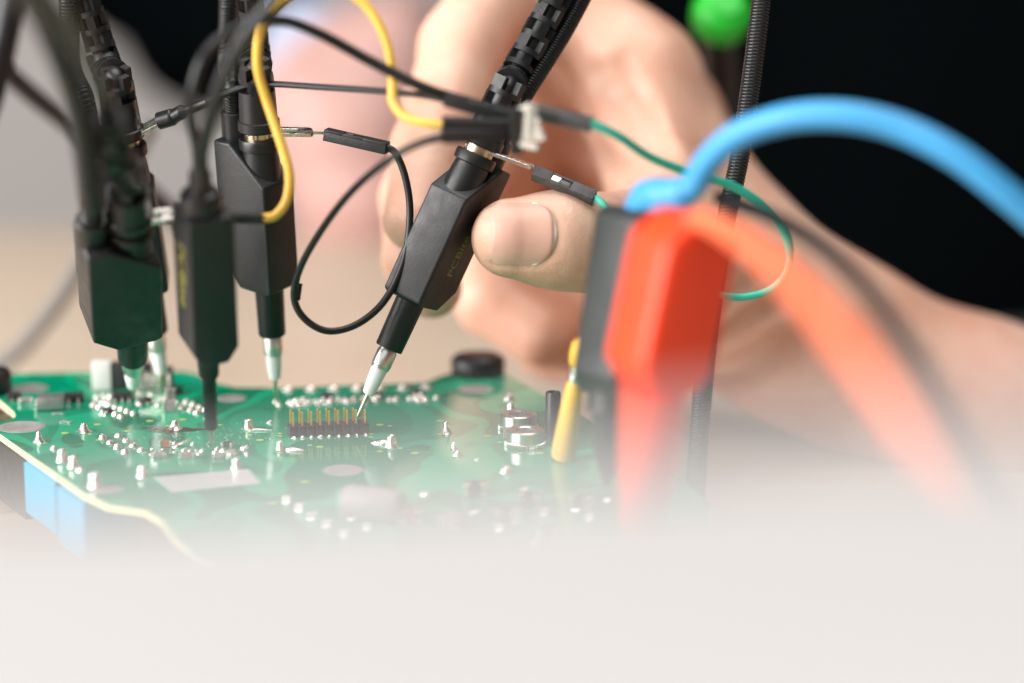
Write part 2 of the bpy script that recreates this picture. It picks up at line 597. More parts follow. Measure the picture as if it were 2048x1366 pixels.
# small solder beads in rows
bead_me = proto(MB().lathe(dome_prof(0.85, 1.15), 12), 'solder_bead', M['tin'], angle=80)
beads = []
for i in range(4):
    beads += [(205 + 15 * i, 877 + 9.5 * i, 1), (237 + 15 * i, 873 + 9.5 * i, 1)]
for i in range(6):
    beads += [(186 + 11 * i, 812 + 4.6 * i, .8), (206 + 12 * i, 806 + 4.6 * i, .75)]
for i in range(4):
    beads += [(352 + 14 * i, 812 + 5 * i, .85), (372 + 13 * i, 806 + 5 * i, .85)]
x = 552
while x < 875:
    beads.append((x, 806 - (x - 552) * 0.030 + random.uniform(-2, 2), random.uniform(.75, 1.0)))
    if random.random() < .6:
        beads.append((x + 6, 812 - (x - 552) * 0.035, random.uniform(.7, .95)))
    x += random.choice([13, 15, 18, 27])
for i in range(26):
    beads.append((random.uniform(300, 505), random.uniform(886, 916), random.uniform(.3, .7)))
for q in ((130, 800), (160, 802), (55, 803), (540, 846), (430, 906), (445, 903), (460, 908), (380, 905), (385, 915)):
    beads.append((q[0], q[1], .7))
for i in range(22):
    beads.append((random.uniform(190, 350), random.uniform(788, 812), random.uniform(.6, 1)))
for i in range(8):
    beads.append((random.uniform(880, 1240), random.uniform(985, 1085), random.uniform(.6, .9)))
for px, py, s in beads:
    piece('solder_bead', bead_me, board, G(px, py), random.random() * 6, scale=(s, s * random.uniform(.9, 1.2), s * random.uniform(.8, 1.15)))
# pale lumps along the far edge
for x in range(575, 860, 46):
    piece('solder_bead', bead_me, board, G(x, 781 - (x - 575) * .015), 0, scale=(1.5, 1.2, .9))


# surface-mounted parts
def smd(px, py, sx, sy, sz, a, bmat, ends=True, z=0.0):
    R = rotz(a)
    c = G(px, py) + Vector((0, 0, z))
    ob = MB().box(c + Vector((0, 0, sz / 2 + .05)), (sx * (.6 if ends else 1), sy, sz), R).build('chip_part', bmat, board, bevel=.08, seg=1)
    if ends:
        for s in (-1, 1):
            MB().box(c + R @ Vector((s * sx * .4, 0, 0)) + Vector((0, 0, sz / 2 + .08)), (sx * .22, sy * 1.04, sz * 1.06), R).build('terminal', M['tin'], ob, bevel=.1, seg=1)
    return ob


def chip(px, py, sx, sy, sz, a, nl=3, m='ic'):
    R = rotz(a)
    c = G(px, py)
    ob = MB().box(c + Vector((0, 0, sz / 2 + .15)), (sx, sy, sz), R).build('chip', M[m], board, bevel=.12, seg=1)
    for i in range(nl):
        for s in (-1, 1):
            x = (i - (nl - 1) / 2) * sx / max(nl, 1)
            l = MB()
            p = [Vector((x, s * sy / 2, sz * .55)), Vector((x, s * (sy / 2 + .45), sz * .5)), Vector((x, s * (sy / 2 + .6), .12)), Vector((x, s * (sy / 2 + 1.2), .1))]
            l.tube([c + R @ q for q in p], .26, 5)
            l.build('lead', M['tin'], ob)
    return ob


chip(148, 803, 4.6, 3.0, 1.9, .1, 2)
chip(245, 800, 5.0, 3.6, 1.6, .1, 3)
chip(215, 826, 2.2, 1.6, 1.0, -.5, 2)
chip(290, 806, 3.0, 2.0, 1.2, .9, 2)
chip(346, 788, 4.0, 3.0, 1.8, -.2, 2)
chip(655, 798, 3.0, 2.2, 1.2, 0, 2)
chip(745, 794, 4.5, 2.0, 1.3, 0, 3)
chip(835, 790, 3.0, 2.0, 1.2, 0, 2)
chip(28, 800, 3.2, 2.2, 1.6, .4, 2)
for args in ((52, 806, 3.4, 1.8, 1.2, .25), (115, 828, 2.4, 1.2, .12, .2), (342, 822, 3.6, 2.2, 2.4, .1), (342, 806, 2.2, 1.4, 3.4, .1),
             (132, 845, 2.6, 1.2, .25, -.35), (420, 838, 3.0, 1.0, .25, .1)):
    smd(*args, M['capgrey'])
smd(332, 893, 2.8, 1.7, 1.3, .05, M['cap'])
smd(375, 915, 3.4, 1.8, 1.2, .1, M['capgrey'])
smd(318, 913, 2.8, 1.4, .9, .1, M['capgrey'])
smd(455, 893, 2.6, 1.4, 1.0, -.3, M['ic'])
smd(465, 908, 2.6, 1.4, .9, -.3, M['capgrey'])
smd(437, 915, 2.2, 1.2, .8, 0, M['capgrey'])
for px, py in ((700, 1000), (950, 985), (1060, 1005), (1010, 1035), (1100, 1065), (900, 1045), (820, 1035), (1160, 1010)):
    smd(px, py, 4.2, 3.2, 2.6, random.uniform(-.4, .4), M[random.choice(['cap', 'ic', 'capgrey'])])
smd(1017, 876, 2.3, 2.2, 2.2, .05, M['capgrey'], ends=False)
# a tilted tinned link beside the scorched joint
MB().tube([G(356, 889, .4), G(378, 880, 2.4)], .42, 8).build('wire_link', M['tin'], board)
# grey crystal can
R = rotz(.12)
c = G(99, 822)
can = MB().box(c + Vector((0, 2, 1.75)), (6.2, 4.6, 3.0), R).build('crystal_can', M['greycan'], board, bevel=.25)
for i in range(3):
    MB().box(c + R @ Vector((-3.3, -1.2 + i * 2.4, 0)) + Vector((0, 2, .8)), (.5, 1.0, 1.6), R).build('terminal', M['tin'], can, bevel=.1, seg=1)
# large film component in the near blur
cyl = frame((1, -.35, 0), (0, 0, 1))
c = G(745, 1030) + Vector((0, 0, 3.2))
MB().lathe([(0, -6), (2.8, -6), (3.2, -5.3), (3.2, 5.3), (2.8, 6), (0, 6)], 20, cyl, c).build('capacitor', M['capgrey'], board)
# connectors at the back
for px, py, sx, sy, sz, mm in ((240, 777, 3.4, 3, 6.5, 'ic'), (292, 775, 3.0, 3, 6.0, 'ic'), (338, 775, 2.0, 3, 5.0, 'ic'), (205, 778, 4.6, 3, 6.8, 'whiteplug')):
    MB().box(G(px, py) + Vector((0, 0, sz / 2)), (sx, sy, sz)).build('connector', M[mm], board, bevel=.3)
tall = proto(MB().tube([(0, 0, 0), (0, 0, 5.0)], .38, 8), 'lead', M['tin'])
for i in range(6):
    for j in range(2):
        piece('lead', tall, board, G(284 + 11 * i, 790 - 6 * j))


# holes with tinned rings
def ring(px, py, ro, ri, parent=board):
    c = G(px, py)
    ob = MB().lathe([(ri, 0.03), (ri + .15, .06), (ro - .15, .06), (ro, 0.01)], 40, None, c)
    ob.f = [f for f in ob.f if len(f) == 4]
    ob.m = [0] * len(ob.f)
    ob = ob.build('pad_ring', M['tinring'], parent)
    k = MB().lathe([(ri - .02, .02), (ri - .3, -0.0), (0.01, .012)], 30, None, c)
    k.f = [f for f in k.f if len(f) == 4]
    k.m = [0] * len(k.f)
    k.build('hole_wall', M['tinring'], ob)


for a in ((43, 854, 5.4, 3.7), (686, 938, 4.3, 2.6), (58, 777, 4.6, 3.0), (462, 797, 3.6, 2.6), (952, 779, 4.2, 2.6), (215, 975, 3.2, 2.0)):
    ring(*a)
# fiducial dots and vias
via_me = proto(MB().lathe([(0.55, 0.02), (.5, .05), (0.01, .05)], 14), 'via', M['via'])
for px, py in ((195, 849), (366, 839), (975, 872), (545, 1000), (610, 960), (880, 842), (1080, 905), (255, 862), (130, 866), (300, 842), (520, 880), (640, 893), (830, 905), (690, 842), (760, 850)):
    piece('via', via_me, board, G(px, py), 0, scale=(1.6, 1.6, 1))
# scorched flux around a joint, with beads of solder spatter
c = G(345, 860)
mb = MB()
ringp = []
for i in range(40):
    a = 2 * math.pi * i / 40
    r = 1 + .22 * math.sin(3 * a + 1) + .12 * math.sin(7 * a)
    ringp.append((c.x + 6.3 * r * math.cos(a), c.y + 2.6 * r * math.sin(a), 0.03))
mb.add([(c.x, c.y, .12)] + ringp, [(0, i + 1, (i + 1) % 40 + 1) for i in range(40)])
mb.build('flux_stain', M['flux'], board, smooth=True)
spat = MB()
for i in range(210):
    px, py = random.gauss(430, 120), random.gauss(868, 14)
    if not (180 < px < 880 and 838 < py < 905):
        continue
    q = G(px, py)
    r = random.uniform(.04, .14)
    spat.lathe([(r, 0), (r * .7, r * .7), (0, r)], 5, None, q)
sp = spat.build('solder_spatter', M['tin'], board, angle=80)
sp['kind'] = 'stuff'
# copper tracks showing through the mask
M['trace'] = mat('track_under_mask', (0.002, 0.40, 0.23), 0.09)
for path in (((742, 868), (800, 862), (850, 846), (905, 846)), ((742, 874), (812, 872), (870, 884), (1000, 884)), ((560, 872), (520, 872), (500, 884), (420, 884)),
             ((560, 867), (515, 866), (480, 850), (440, 850)), ((180, 868), (230, 866), (262, 852), (335, 852)), ((90, 886), (150, 890), (196, 880)),
             ((290, 905), (330, 925), (420, 928), (470, 938)), ((800, 896), (860, 905), (905, 903)), ((925, 908), (1000, 915), (1040, 905)),
             ((500, 870), (520, 900), (560, 905)), ((880, 868), (840, 856), (780, 852)), ((620, 890), (680, 905), (760, 902))):
    g = [G(*q) for q in path]
    tr = MB()
    for a, b in zip(g, g[1:]):
        d = (b - a).normalized()
        w = Vector((-d.y, d.x, 0)) * .16
        tr.add([a - w + Vector((0, 0, .012)), b - w + Vector((0, 0, .012)), b + w + Vector((0, 0, .012)), a + w + Vector((0, 0, .012))], [(0, 1, 2, 3)])
    for q in g[1:-1]:
        tr.add([q + Vector((.16 * math.cos(k), .16 * math.sin(k), .013)) for k in (0, 1.05, 2.1, 3.14, 4.19, 5.24)], [(0, 1, 2, 3, 4, 5)])
    tr.build('copper_track', M['trace'], board, smooth=False)
    for q in (g[0], g[-1]):
        piece('via', via_me, board, q)
# silver label
q = [G(309, 953), G(345, 981), G(521, 964), G(497, 937)]
mb = MB()
mb.add([(p.x, p.y, .03) for p in q] + [(p.x, p.y, .14) for p in q], [(0, 1, 2, 3), (4, 5, 6, 7), (0, 1, 5, 4), (1, 2, 6, 5), (2, 3, 7, 6), (3, 0, 4, 7)])
mb.build('silver_label', M['label'], board, smooth=False)


# threaded collars with knurled foot
def collar_nut(px, py, s=1.0):
    c = G(px, py)
    ob = MB().lathe([(2.2, 0.9), (2.2, 3.4), (2.5, 3.65), (3.8, 3.65), (4.05, 3.4), (4.05, 1.02), (2.3, .9)], 48, None, c)
    ob.f = [f for f in ob.f if len(f) == 4]
    ob.m = [0] * len(ob.f)
    ob = ob.build('threaded_collar', M['steel'], board)
    MB().lathe([(4.3, 0.02), (4.4, .15), (4.4, .9), (4.2, 1.0), (2.3, 1.0)], 80, None, c, ridge=(0, 3, .2)).build('knurled_foot', M['steel'], ob, angle=20)


collar_nut(1051, 890)
collar_nut(1037, 858)
# black tube standing near the right edge
c = G(1106, 868)
tb = MB().lathe([(1.7, 0), (1.7, 9.4), (1.55, 9.7), (1.2, 9.7), (1.1, 9.3), (1.1, 5), (0, 5)], 28, None, c)
tb.build('sleeve_tube', M['cable'], board)
# blue blocks on the underside
def under(ax, ay, bx, by, dep, hgt):
    a, b = G(ax, ay, -TH), G(bx, by, -TH)
    d = (b - a)
    L = d.length
    R = rotz(math.atan2(d.y, d.x))
    c = (a + b) / 2 + R @ Vector((0, dep / 2 + .25, 0)) + Vector((0, 0, -hgt / 2 - .02))
    MB().box(c, (L, dep, hgt), R).build('blue_capacitor', M['bluebox'], board, bevel=.5)


under(44, 922, 106, 962, 12, 11.5)
under(109, 970, 163, 1002, 13, 12.5)
a, b = G(-75, 838, -TH), G(42, 919, -TH)
MB().box((a + b) / 2 + rotz(math.atan2((b - a).y, (b - a).x)) @ Vector((0, 8.5, 0)) + Vector((0, 0, -7)), ((b - a).length, 16, 13.5), rotz(math.atan2((b - a).y, (b - a).x))).build('underside_block', M['rubber'], board, bevel=.5)  # black block added to fill the dark gap under the left edge
for px, py in ((500, 1000), (800, 1100), (300, 870)):
    g = G(px, py)
    MB().box((g.x, g.y, -6), (14, 10, 8.6)).build('underside_block', M['ic'], board, bevel=.5)


# board holders: magnetic pillars with black caps
def holder(px, py, label, r=6.6, capz=5.0):
    g = G(px, py)
    t = thing('board_holder', label, 'holder', (g.x, g.y, TZ))
    MB().lathe([(9, TZ), (9, TZ + 3), (5, TZ + 4), (5, -1.7)], 28, None, (g.x, g.y, 0)).build('pillar', M['steel'], t)
    MB().lathe([(r * .93, .1), (r, .6), (r, capz - 1.2), (r * .82, capz - .2), (r * .4, capz + .25), (0, capz + .35)], 36, None, (g.x, g.y, 0)).build('cap', M['rubber'], t, angle=60)


holder(956, 748, 'round black cap clamping the far right corner of the circuit board')
holder(-22, 785, 'black board holder cap at the left edge of the picture', 5.4, 6.0)


# ------------------------------------------------------------------ test probes
def relief(mb, pts, r0, r1, pitch=4.0):
    """segmented strain relief along a path: core, rings and ribs between them"""
    L = [0]
    for a, b in zip(pts, pts[1:]):
        L.append(L[-1] + (b - a).length)
    tot = L[-1]

    def at(s):
        s = min(max(s, 0), tot - 1e-4)
        for i in range(len(L) - 1):
            if L[i + 1] >= s:
                t = (s - L[i]) / (L[i + 1] - L[i])
                return pts[i].lerp(pts[i + 1], t), (pts[i + 1] - pts[i]).normalized()
    mb.tube(pts, [(r0 + (r1 - r0) * l / tot) * .62 for l in L], 14)
    s = 0.0
    k = 0
    while s < tot - 1:
        r = r0 + (r1 - r0) * s / tot
        p, t = at(s)
        fr = frame(t, (0.3, 1, .2))
        mb.lathe([(r * .6, 0), (r, .0), (r, 1.25), (r * .6, 1.25)], 24, fr, p)
        if s + pitch < tot:
            for q in range(4):
                a = math.pi / 2 * q + (math.pi / 4 if k % 2 else 0) + .35
                c = p + fr @ Vector((math.cos(a) * r * .78, math.sin(a) * r * .78, 1.2 + (pitch - 1.2) / 2))
                mb.box(c, (r * .40, r * .55, pitch - 1.1), fr @ Matrix.Rotation(a, 3, 'Z'))
        s += pitch
        k += 1


def spring(pts, r, pitch=.72):
    """gooseneck: closely wound ridges along a path"""
    fine = []
    L = [0]
    for a, b in zip(pts, pts[1:]):
        L.append(L[-1] + (b - a).length)
    tot = L[-1]
    n = int(tot / pitch)
    out, rad = [], []
    i = 0
    for k in range(n):
        for ph, rr in ((0, .90), (.18, .97), (.5, 1.0), (.82, .97)):
            s = (k + ph) * pitch
            while i < len(L) - 2 and L[i + 1] < s:
                i += 1
            t = (s - L[i]) / max(L[i + 1] - L[i], 1e-6)
            out.append(pts[i].lerp(pts[i + 1], t))
            rad.append(r * rr)
    return MB().tube(out, rad, 16)


def lettering(word, size, M3, o, parent, material, extrude=.03):
    cu = bpy.data.curves.new('lettering', 'FONT')
    cu.body = word
    cu.size = size * S
    cu.extrude = extrude * S
    cu.align_x = 'CENTER'
    cu.align_y = 'CENTER'
    tmp = bpy.data.objects.new('lettering_tmp', cu)
    scene.collection.objects.link(tmp)
    bpy.context.view_layer.update()
    me = bpy.data.meshes.new_from_object(tmp.evaluated_get(bpy.context.evaluated_depsgraph_get()))
    bpy.data.objects.remove(tmp)
    me.materials.clear()
    me.materials.append(material)
    ob = bpy.data.objects.new('lettering', me)
    scene.collection.objects.link(ob)
    me.transform(Matrix.Translation(Vector(o) * S) @ M3.to_4x4())
    adopt(ob, parent)
    return ob


def probe(label, tip, top, u, relief_pts=None, neck_pts=None, text=None, style=0, size=1.0):
    """hands-free needle probe; tip and top are points, u the direction of its back"""
    t = thing('test_probe', label, 'test probe', tip)
    z = (top - tip).normalized()
    F = frame(z, u)
    if style:
        F = F @ Matrix.Diagonal((.96, .96, 1.17))
    else:
        F = F * size
    o = Vector(tip)

    def at(x, y, zz):
        return o + F @ Vector((x, y, zz))
    if style == 0:
        MB().lathe([(.05, 0), (.35, .9), (.42, 3), (.55, 6.5)], 12, F, o).build('needle', M['needle'], t)
        MB().lathe([(0.9, 6.0), (1.35, 6.4), (1.75, 9.5), (1.9, 12.8)], 20, F, o).build('insulator_tip', M['ceramic'], t, bevel=.15)
        MB().lathe([(2.1, 12.5), (2.1, 13.0), (2.25, 13.2), (2.25, 16.6), (2.05, 16.9), (2.05, 18)], 24, F, o).build('metal_sleeve', M['steel'], t)
        MB().lathe([(2.9, 17.6), (3.05, 17.4), (3.15, 17.8), (3.35, 30)], 28, F, o).build('nozzle', M['rubber'], t)
        zb = 29.0
    else:
        MB().lathe([(.05, 0), (.45, .9), (.6, 3), (.7, 7)], 12, F, o).build('needle', M['needle'], t)
        MB().lathe([(1.25, 4.2), (1.5, 4.5), (1.6, 15.0), (2.3, 16.0), (2.6, 22)], 24, F, o).build('nozzle', M['rubber'], t)
        zb = 20.5
    # body: chamfered outline in the u/z plane, pushed across the width
    if style == 0:
        out = [(-5, zb + .6), (-3.5, zb), (4.5, zb + .3), (9.5, zb + 5.5), (9.8, zb + 35), (5.0, zb + 35), (-5, zb + 26)]
        body = MB().prism(out, -5, 5, F, o, 'yz').build('body', M['body'], t, bevel=.7, seg=3)
    else:
        out = [(-5, zb + 3), (-3, zb), (3, zb), (5.5, zb + 3), (5.5, zb + 30), (-5, zb + 30)]
        body = MB().prism(out, -5.5, 5.5, F, o, 'yz').build('body', M['body'], t, bevel=.8, seg=3)
    if text:
        side, sz, zc, yc = text
        if side > 0:
            T = F @ Matrix(((0, 0, 1), (0, -1, 0), (1, 0, 0))).transposed().transposed()
            T = Matrix((F @ Vector((0, 0, 1)), F @ Vector((0, -1, 0)), F @ Vector((1, 0, 0)))).transposed()
        else:
            T = Matrix((F @ Vector((0, 0, 1)), F @ Vector((0, 1, 0)), F @ Vector((-1, 0, 0)))).transposed()
        lettering('PCBite', sz, T, at(side * (5.02 if style == 0 else 5.52), yc, zc), body, M['text'])
    if style == 0:
        MB().lathe([(4.5, zb + 24), (4.5, zb + 27), (4.2, zb + 31.5), (4.0, zb + 33.2), (4.0, zb + 33.3), (4.7, zb + 33.6), (4.75, zb + 35.6), (4.5, zb + 36)], 36, F, o).build('collar', M['rubber'], t)
        MB().lathe([(3.4, zb + 36), (3.4, zb + 37.6)], 28, F, o).build('washer', M['brass'], t)
        MB().lathe([(4.4, zb + 37.7), (4.7, zb + 38), (4.7, zb + 40), (4.3, zb + 40.3), (4.1, zb + 47)], 32, F, o).build('cable_socket', M['rubber'], t)
        st = at(0, 0, zb + 46)
        rp_ = [st, st + z * 6] + [Vector(p) for p in (relief_pts or [st + z * 40])]
        rb = MB()
        relief(rb, spline(rp_, 10), 4.0, 2.9)
        rb.build('strain_relief', M['rubber'], t, angle=40)
        g0 = at(0, 7.4, zb + 34)
        MB().lathe([(3.1, 0), (3.1, 6.6), (2.8, 7.0)], 24, F, g0).build('neck_socket', M['rubber'], t)
        g1 = g0 + z * 6
        gp = [g1, g1 + z * 8] + [Vector(p) for p in (neck_pts or [g1 + z * 60])]
        spring(spline(gp, 10), 2.35).build('gooseneck', M['spring'], t, smooth=True, angle=60)
    t['zb'] = zb
    del t['zb']
    return t, F, at, zb


def lug(parent, c, d, nrm, length, width, pin=0):
    """flat fork terminal starting at c along d"""
    d = Vector(d).normalized()
    nrm = Vector(nrm)
    nrm = nrm - d * nrm.dot(d)
    F = frame(nrm, d)           # Y along d, Z normal
    mb = MB()
    w = width / 2
    mb.prism([(-w, -3), (-w * .45, -3), (-w * .45, length * .72), (w * .45, length * .72), (w * .45, -3), (w, -3), (w, length - .8), (w * .7, length), (-w * .7, length), (-w, length - .8)], 0, .85, F, c, 'xy')
    ob = mb.build('terminal_lug', M['tin'], parent, bevel=.08, seg=1)
    if pin:
        e = Vector(c) + d * (length - .2) + F @ Vector((0, 0, .27))
        MB().box(e + d * pin / 2, (.55, pin, .5), F).build('lug_pin', M['steel'], ob)
    return ob


# A: the probe held by the hand
tipA = P(713, 838, 2)
topA = on_ray(962, 292, tipA, 66.3, near=False)
uA = Vector((math.sin(math.radians(33)), math.cos(math.radians(33)), .1))
pA, FA, atA, zbA = probe('black needle probe held between thumb and fingers, tip on the gold pin header', tipA, topA, uA,
                         [P(1030, 150, 4), P(1108, 5, 6), P(1180, -130, 10)], [P(1110, 90, 8), P(1160, 0, 12), P(1230, -140, 20)],
                         text=(1, 3.6, 42.5, 2.6))
cA = atA(0, 0, 29 + 36.9)
lug(pA, cA, P(1060, 337, -3) - cA, (topA - tipA).normalized() + Vector((0, -.12, 0)), 12.6, 4.8, 1.2)

# D: behind the yellow wire
tipD = P(553, 806, 27)
topD = on_ray(519, 270, tipD, 65.5, near=True)
uD = Vector((-math.sin(math.radians(52)), math.cos(math.radians(52)), 0))
pD, FD, atD, _ = probe('black needle probe directly behind the looping yellow wire', tipD, topD, uD,
                       [P(510, 90, 12), P(500, -20, 8)], [P(456, 120, 20), P(458, 0, 18), P(462, -80, 18)])
cD = atD(0, 0, 29 + 36.9)
lug(pD, cD, P(622, 268, 4) - cD, topD - tipD, 12.0, 5.0, 3.6)

# B2: behind, at the left
tipE = P(330, 792, 36)
topE = on_ray(250, 285, tipE, 65.5, near=True)
uE = Vector((-.93, -.10, 0))
pE, FE, atE, _ = probe('black needle probe at the far left, behind the blurred one, brown-lit left side', tipE, topE, uE,
                       [P(212, 130, 6), P(172, 0, 2), P(140, -90, 0)], [P(142, 130, 4), P(138, 0, 0), P(134, -80, 0)])
cE = atE(0, 0, 29 + 36.9)
lug(pE, cE, P(330, 240, 4) - cE, topE - tipE, 11.0, 4.6)

# B: front left, leaning to the camera
tipB = P(268, 802, 31)
topB = on_ray(258, 440, tipB, 73, near=True)
uB = Vector((-.9, -.55, 0))
pB, FB, atB, _ = probe('black needle probe at the front left, leaning to the camera', tipB, topB, uB,
                       [P(236, 320, -60), P(216, 228, -78)], [P(180, 400, -52), P(155, 220, -84), P(95, 60, -112), P(30, -60, -140)], size=1.1)
MB().tube(spline([P(226, 270, -63), P(214, 220, -74), P(190, 150, -100), P(150, 70, -130), P(90, -20, -155), P(30, -100, -170)], 8), 1.7, 12).build('cable', M['cable'], pB)
cB = atB(0, 0, 29 + 36.9)
lug(pB, cB, Vector((1, .1, .1)), (topB - tipB).normalized() + Vector((0, 0, .9)), 9.5, 5.0)

# C: near, blurred, two cables on top
tipC = P(424, 893, -12)
topC = on_ray(402, 395, tipC, 62, near=True)
uC = Vector((.90, .46, 0))
pC, FC, atC, zbC = probe('blurred black probe with two thin cables on top, nearest the lens on the left', tipC, topC, uC, style=1)
T = Matrix(((FC @ Vector((0, 0, -1))).normalized(), (FC @ Vector((1, 0, 0))).normalized(), (FC @ Vector((0, -1, 0))).normalized())).transposed()
lettering('PCBite', 5.6, T, atC(0, -5.03, 38), [c_ for c_ in pC.children if c_.name.startswith('body')][0], M['text'])
MB().lathe([(4.4, 50), (4.6, 50.2), (4.6, 53.5), (4.0, 54.2), (2.6, 54.6), (2.4, 58), (1.6, 59)], 28, FC, tipC).build('cap', M['rubber'], pC, bevel=.3)
ddC = (atC(0, 0, 57) - CAM).dot(FWD) - D0
MB().tube(spline([atC(-1.0, 0, 56), atC(-1.2, 0, 62), P(382, 210, ddC - 14), P(410, 110, ddC - 16), P(480, 52, ddC - 8), P(560, 40, ddC), P(640, 68, ddC + 4),
                  P(740, 122, ddC + 8), P(840, 172, -38), P(905, 196, -36)], 10), 1.15, 12).build('cable', M['cable'], pC)
MB().tube(spline([atC(1.4, 0, 56), atC(1.4, 0, 62), P(418, 250, ddC - 14), P(440, 170, ddC - 20), P(485, 80, ddC - 26), P(540, 10, ddC - 30), P(590, -60, ddC - 34)], 10), 1.5, 12).build('cable', M['cable'], pC)


# ------------------------------------------------------------------ jumper wires
def housing(parent, a, b, up, mat_, w=2.6, window=True):
    a, b = Vector(a), Vector(b)
    z = (b - a)
    L = z.length
    F = frame(z, up)
    ob = MB()
    h = w / 2
    if window:
        # top side has a latch window
        ob.prism([(-h, 0), (h, 0), (h, L), (-h, L)], -h, h * .55, F, a, 'xz')
        ob.prism([(-h, 0), (h, 0), (h, L * .30), (-h, L * .30)], h * .55, h, F, a, 'xz')
        ob.prism([(-h, L * .62), (h, L * .62), (h, L), (-h, L)], h * .55, h, F, a, 'xz')
        ob.prism([(-h, L * .30), (-h * .62, L * .30), (-h * .62, L * .62), (-h, L * .62)], h * .55, h * .98, F, a, 'xz')
        ob.prism([(h * .62, L * .30), (h, L * .30), (h, L * .62), (h * .62, L * .62)], h * .55, h * .98, F, a, 'xz')
    else:
        ob.prism([(-h, 0), (h, 0), (h, L), (-h, L)], -h, h, F, a, 'xz')
    ob = ob.build('housing', mat_, parent, bevel=.1, seg=2)
    if window:
        MB().box(a + z * .37 + F @ Vector((0, h * .62, 0)), (h * 1.05, h * .6, L * .13), F).build('crimp', M['tin'], ob, bevel=.1)
        MB().box(a + z * .51 + F @ Vector((0, h * .60, 0)), (h * .9, h * .3, L * .17), F).build('latch', M['latch'], ob, bevel=.1)
    return ob


# black jumper: lug of D to the connector bundle
w1 = thing('jumper_wire', 'black jumper wire looping down beside the held probe', 'wire', P(700, 660, 0), 'jumper wires')
housing(w1, P(651, 268, 2), P(775, 296, -2), (0.1, -.1, 1), M['housing'])
MB().tube(spline([P(770, 293, -2), P(792, 308, -2), P(812, 360, -2), P(820, 430, -2), P(808, 520, -3), P(770, 600, -4), P(715, 648, -6), P(655, 662, -8),
                  P(608, 636, -9), P(588, 592, -10), P(603, 530, -14), P(650, 450, -22), P(710, 376, -32), P(780, 318, -42), P(840, 286, -46), P(895, 272, -44)], 10),
          [.82] * 0 or .80, 12).build('wire', M['cable'], w1)
MB().tube([P(596, 566, -9), P(591, 600, -9)], 1.05, 12).build('splice', M['cable'], w1)
housing(w1, P(884, 272, -44), P(1022, 268, -40), (0, -.2, 1), M['housing'], window=False)

# yellow jumper
w2 = thing('jumper_wire', 'yellow jumper wire looping out of the top of the picture', 'wire', P(545, 440, -26), 'jumper wires')
housing(w2, P(462, 436, -26), P(531, 437, -26), (0, -.2, 1), M['housing'], window=False, w=1.9)
MB().tube(spline([P(526, 437, -26), P(552, 430, -26), P(574, 398, -26), P(578, 345, -26), P(560, 280, -26), P(533, 200, -26), P(515, 130, -28), P(522, 60, -30),
                  P(556, 8, -32), P(610, -24, -34), P(680, -22, -34), P(738, 18, -34), P(775, 90, -34), P(785, 160, -34), P(787, 205, -35), P(812, 234, -37),
                  P(850, 246, -39), P(895, 250, -40)], 10), 1.02, 14).build('wire', M['yellow'], w2)
housing(w2, P(884, 248, -42), P(1022, 252, -40), (0, -.2, 1), M['housing'], window=False)

# thin black wire from the far left probe
w3 = thing('jumper_wire', 'thin black wire with shrink-wrapped end running from the left probe', 'wire', P(600, 175, -5), 'jumper wires')
MB().tube(spline([P(318, 242, 3), P(345, 234, 2), P(365, 224, 1), P(415, 205, -1)], 6), [2.0] * 7 + [1.7] * 6 + [1.15] * 6, 12).build('shrink_sleeve', M['cable'], w3)
MB().tube(spline([P(405, 209, -1), P(440, 192, -2), P(490, 173, -4), P(540, 168, -6), P(640, 174, -14), P(760, 182, -24), P(840, 190, -32), P(900, 202, -36)], 10), .72, 10).build('wire', M['cable'], w3)
housing(w3, P(890, 197, -37), P(1040, 238, -37), (0, -.2, 1), M['housing'], w=2.7)

# green jumper
w4 = thing('jumper_wire', 'green jumper wire plugged into the lug of the held probe', 'wire', P(1500, 595, -6), 'jumper wires')
housing(w4, P(1067, 345, -3), P(1189, 396, -6), (.2, -1, .9), M['grey_housing'])
MB().tube(spline([P(1184, 394, -6), P(1200, 402, -7), P(1222, 428, -9), P(1260, 480, -13), P(1320, 540, -14), P(1390, 578, -12), P(1440, 590, -10), P(1490, 594, -8),
                  P(1545, 576, -8), P(1578, 530, -10), P(1572, 470, -14), P(1530, 415, -18), P(1465, 372, -22), P(1380, 346, -28), P(1300, 314, -34), P(1240, 274, -40), P(1190, 250, -42), P(1165, 242, -42)], 10),
          [.80] * 95 + [.95] * 76, 12).build('wire', M['green'], w4)
housing(w4, P(1050, 218, -38), P(1182, 249, -42), (0, -.2, 1), M['grey_housing'], w=2.7, window=False)

# pin strip joining them
st = thing('pin_strip', 'cream pin strip with splayed pins joining the jumper housings', 'connector', P(1055, 250, -42))
MB().box(P(1032, 262, -42), (2.4, 3.2, 9.5), rotz(.1)).build('strip_block', M['housing'], st, bevel=.2)
for i, (a, b) in enumerate((((1030, 225), (1062, 212)), ((1032, 240), (1080, 244)), ((1034, 256), (1084, 262)), ((1034, 272), (1090, 276)), ((1036, 286), (1076, 296)))):
    MB().tube([P(*a, -42), P(*b, -45)], .75, 6).build('pin', M['cream'], st)
MB().box(P(1062, 240, -44), (2.2, 2.4, 6.5), rotz(.3)).build('spacer', M['cream'], st, bevel=.4)

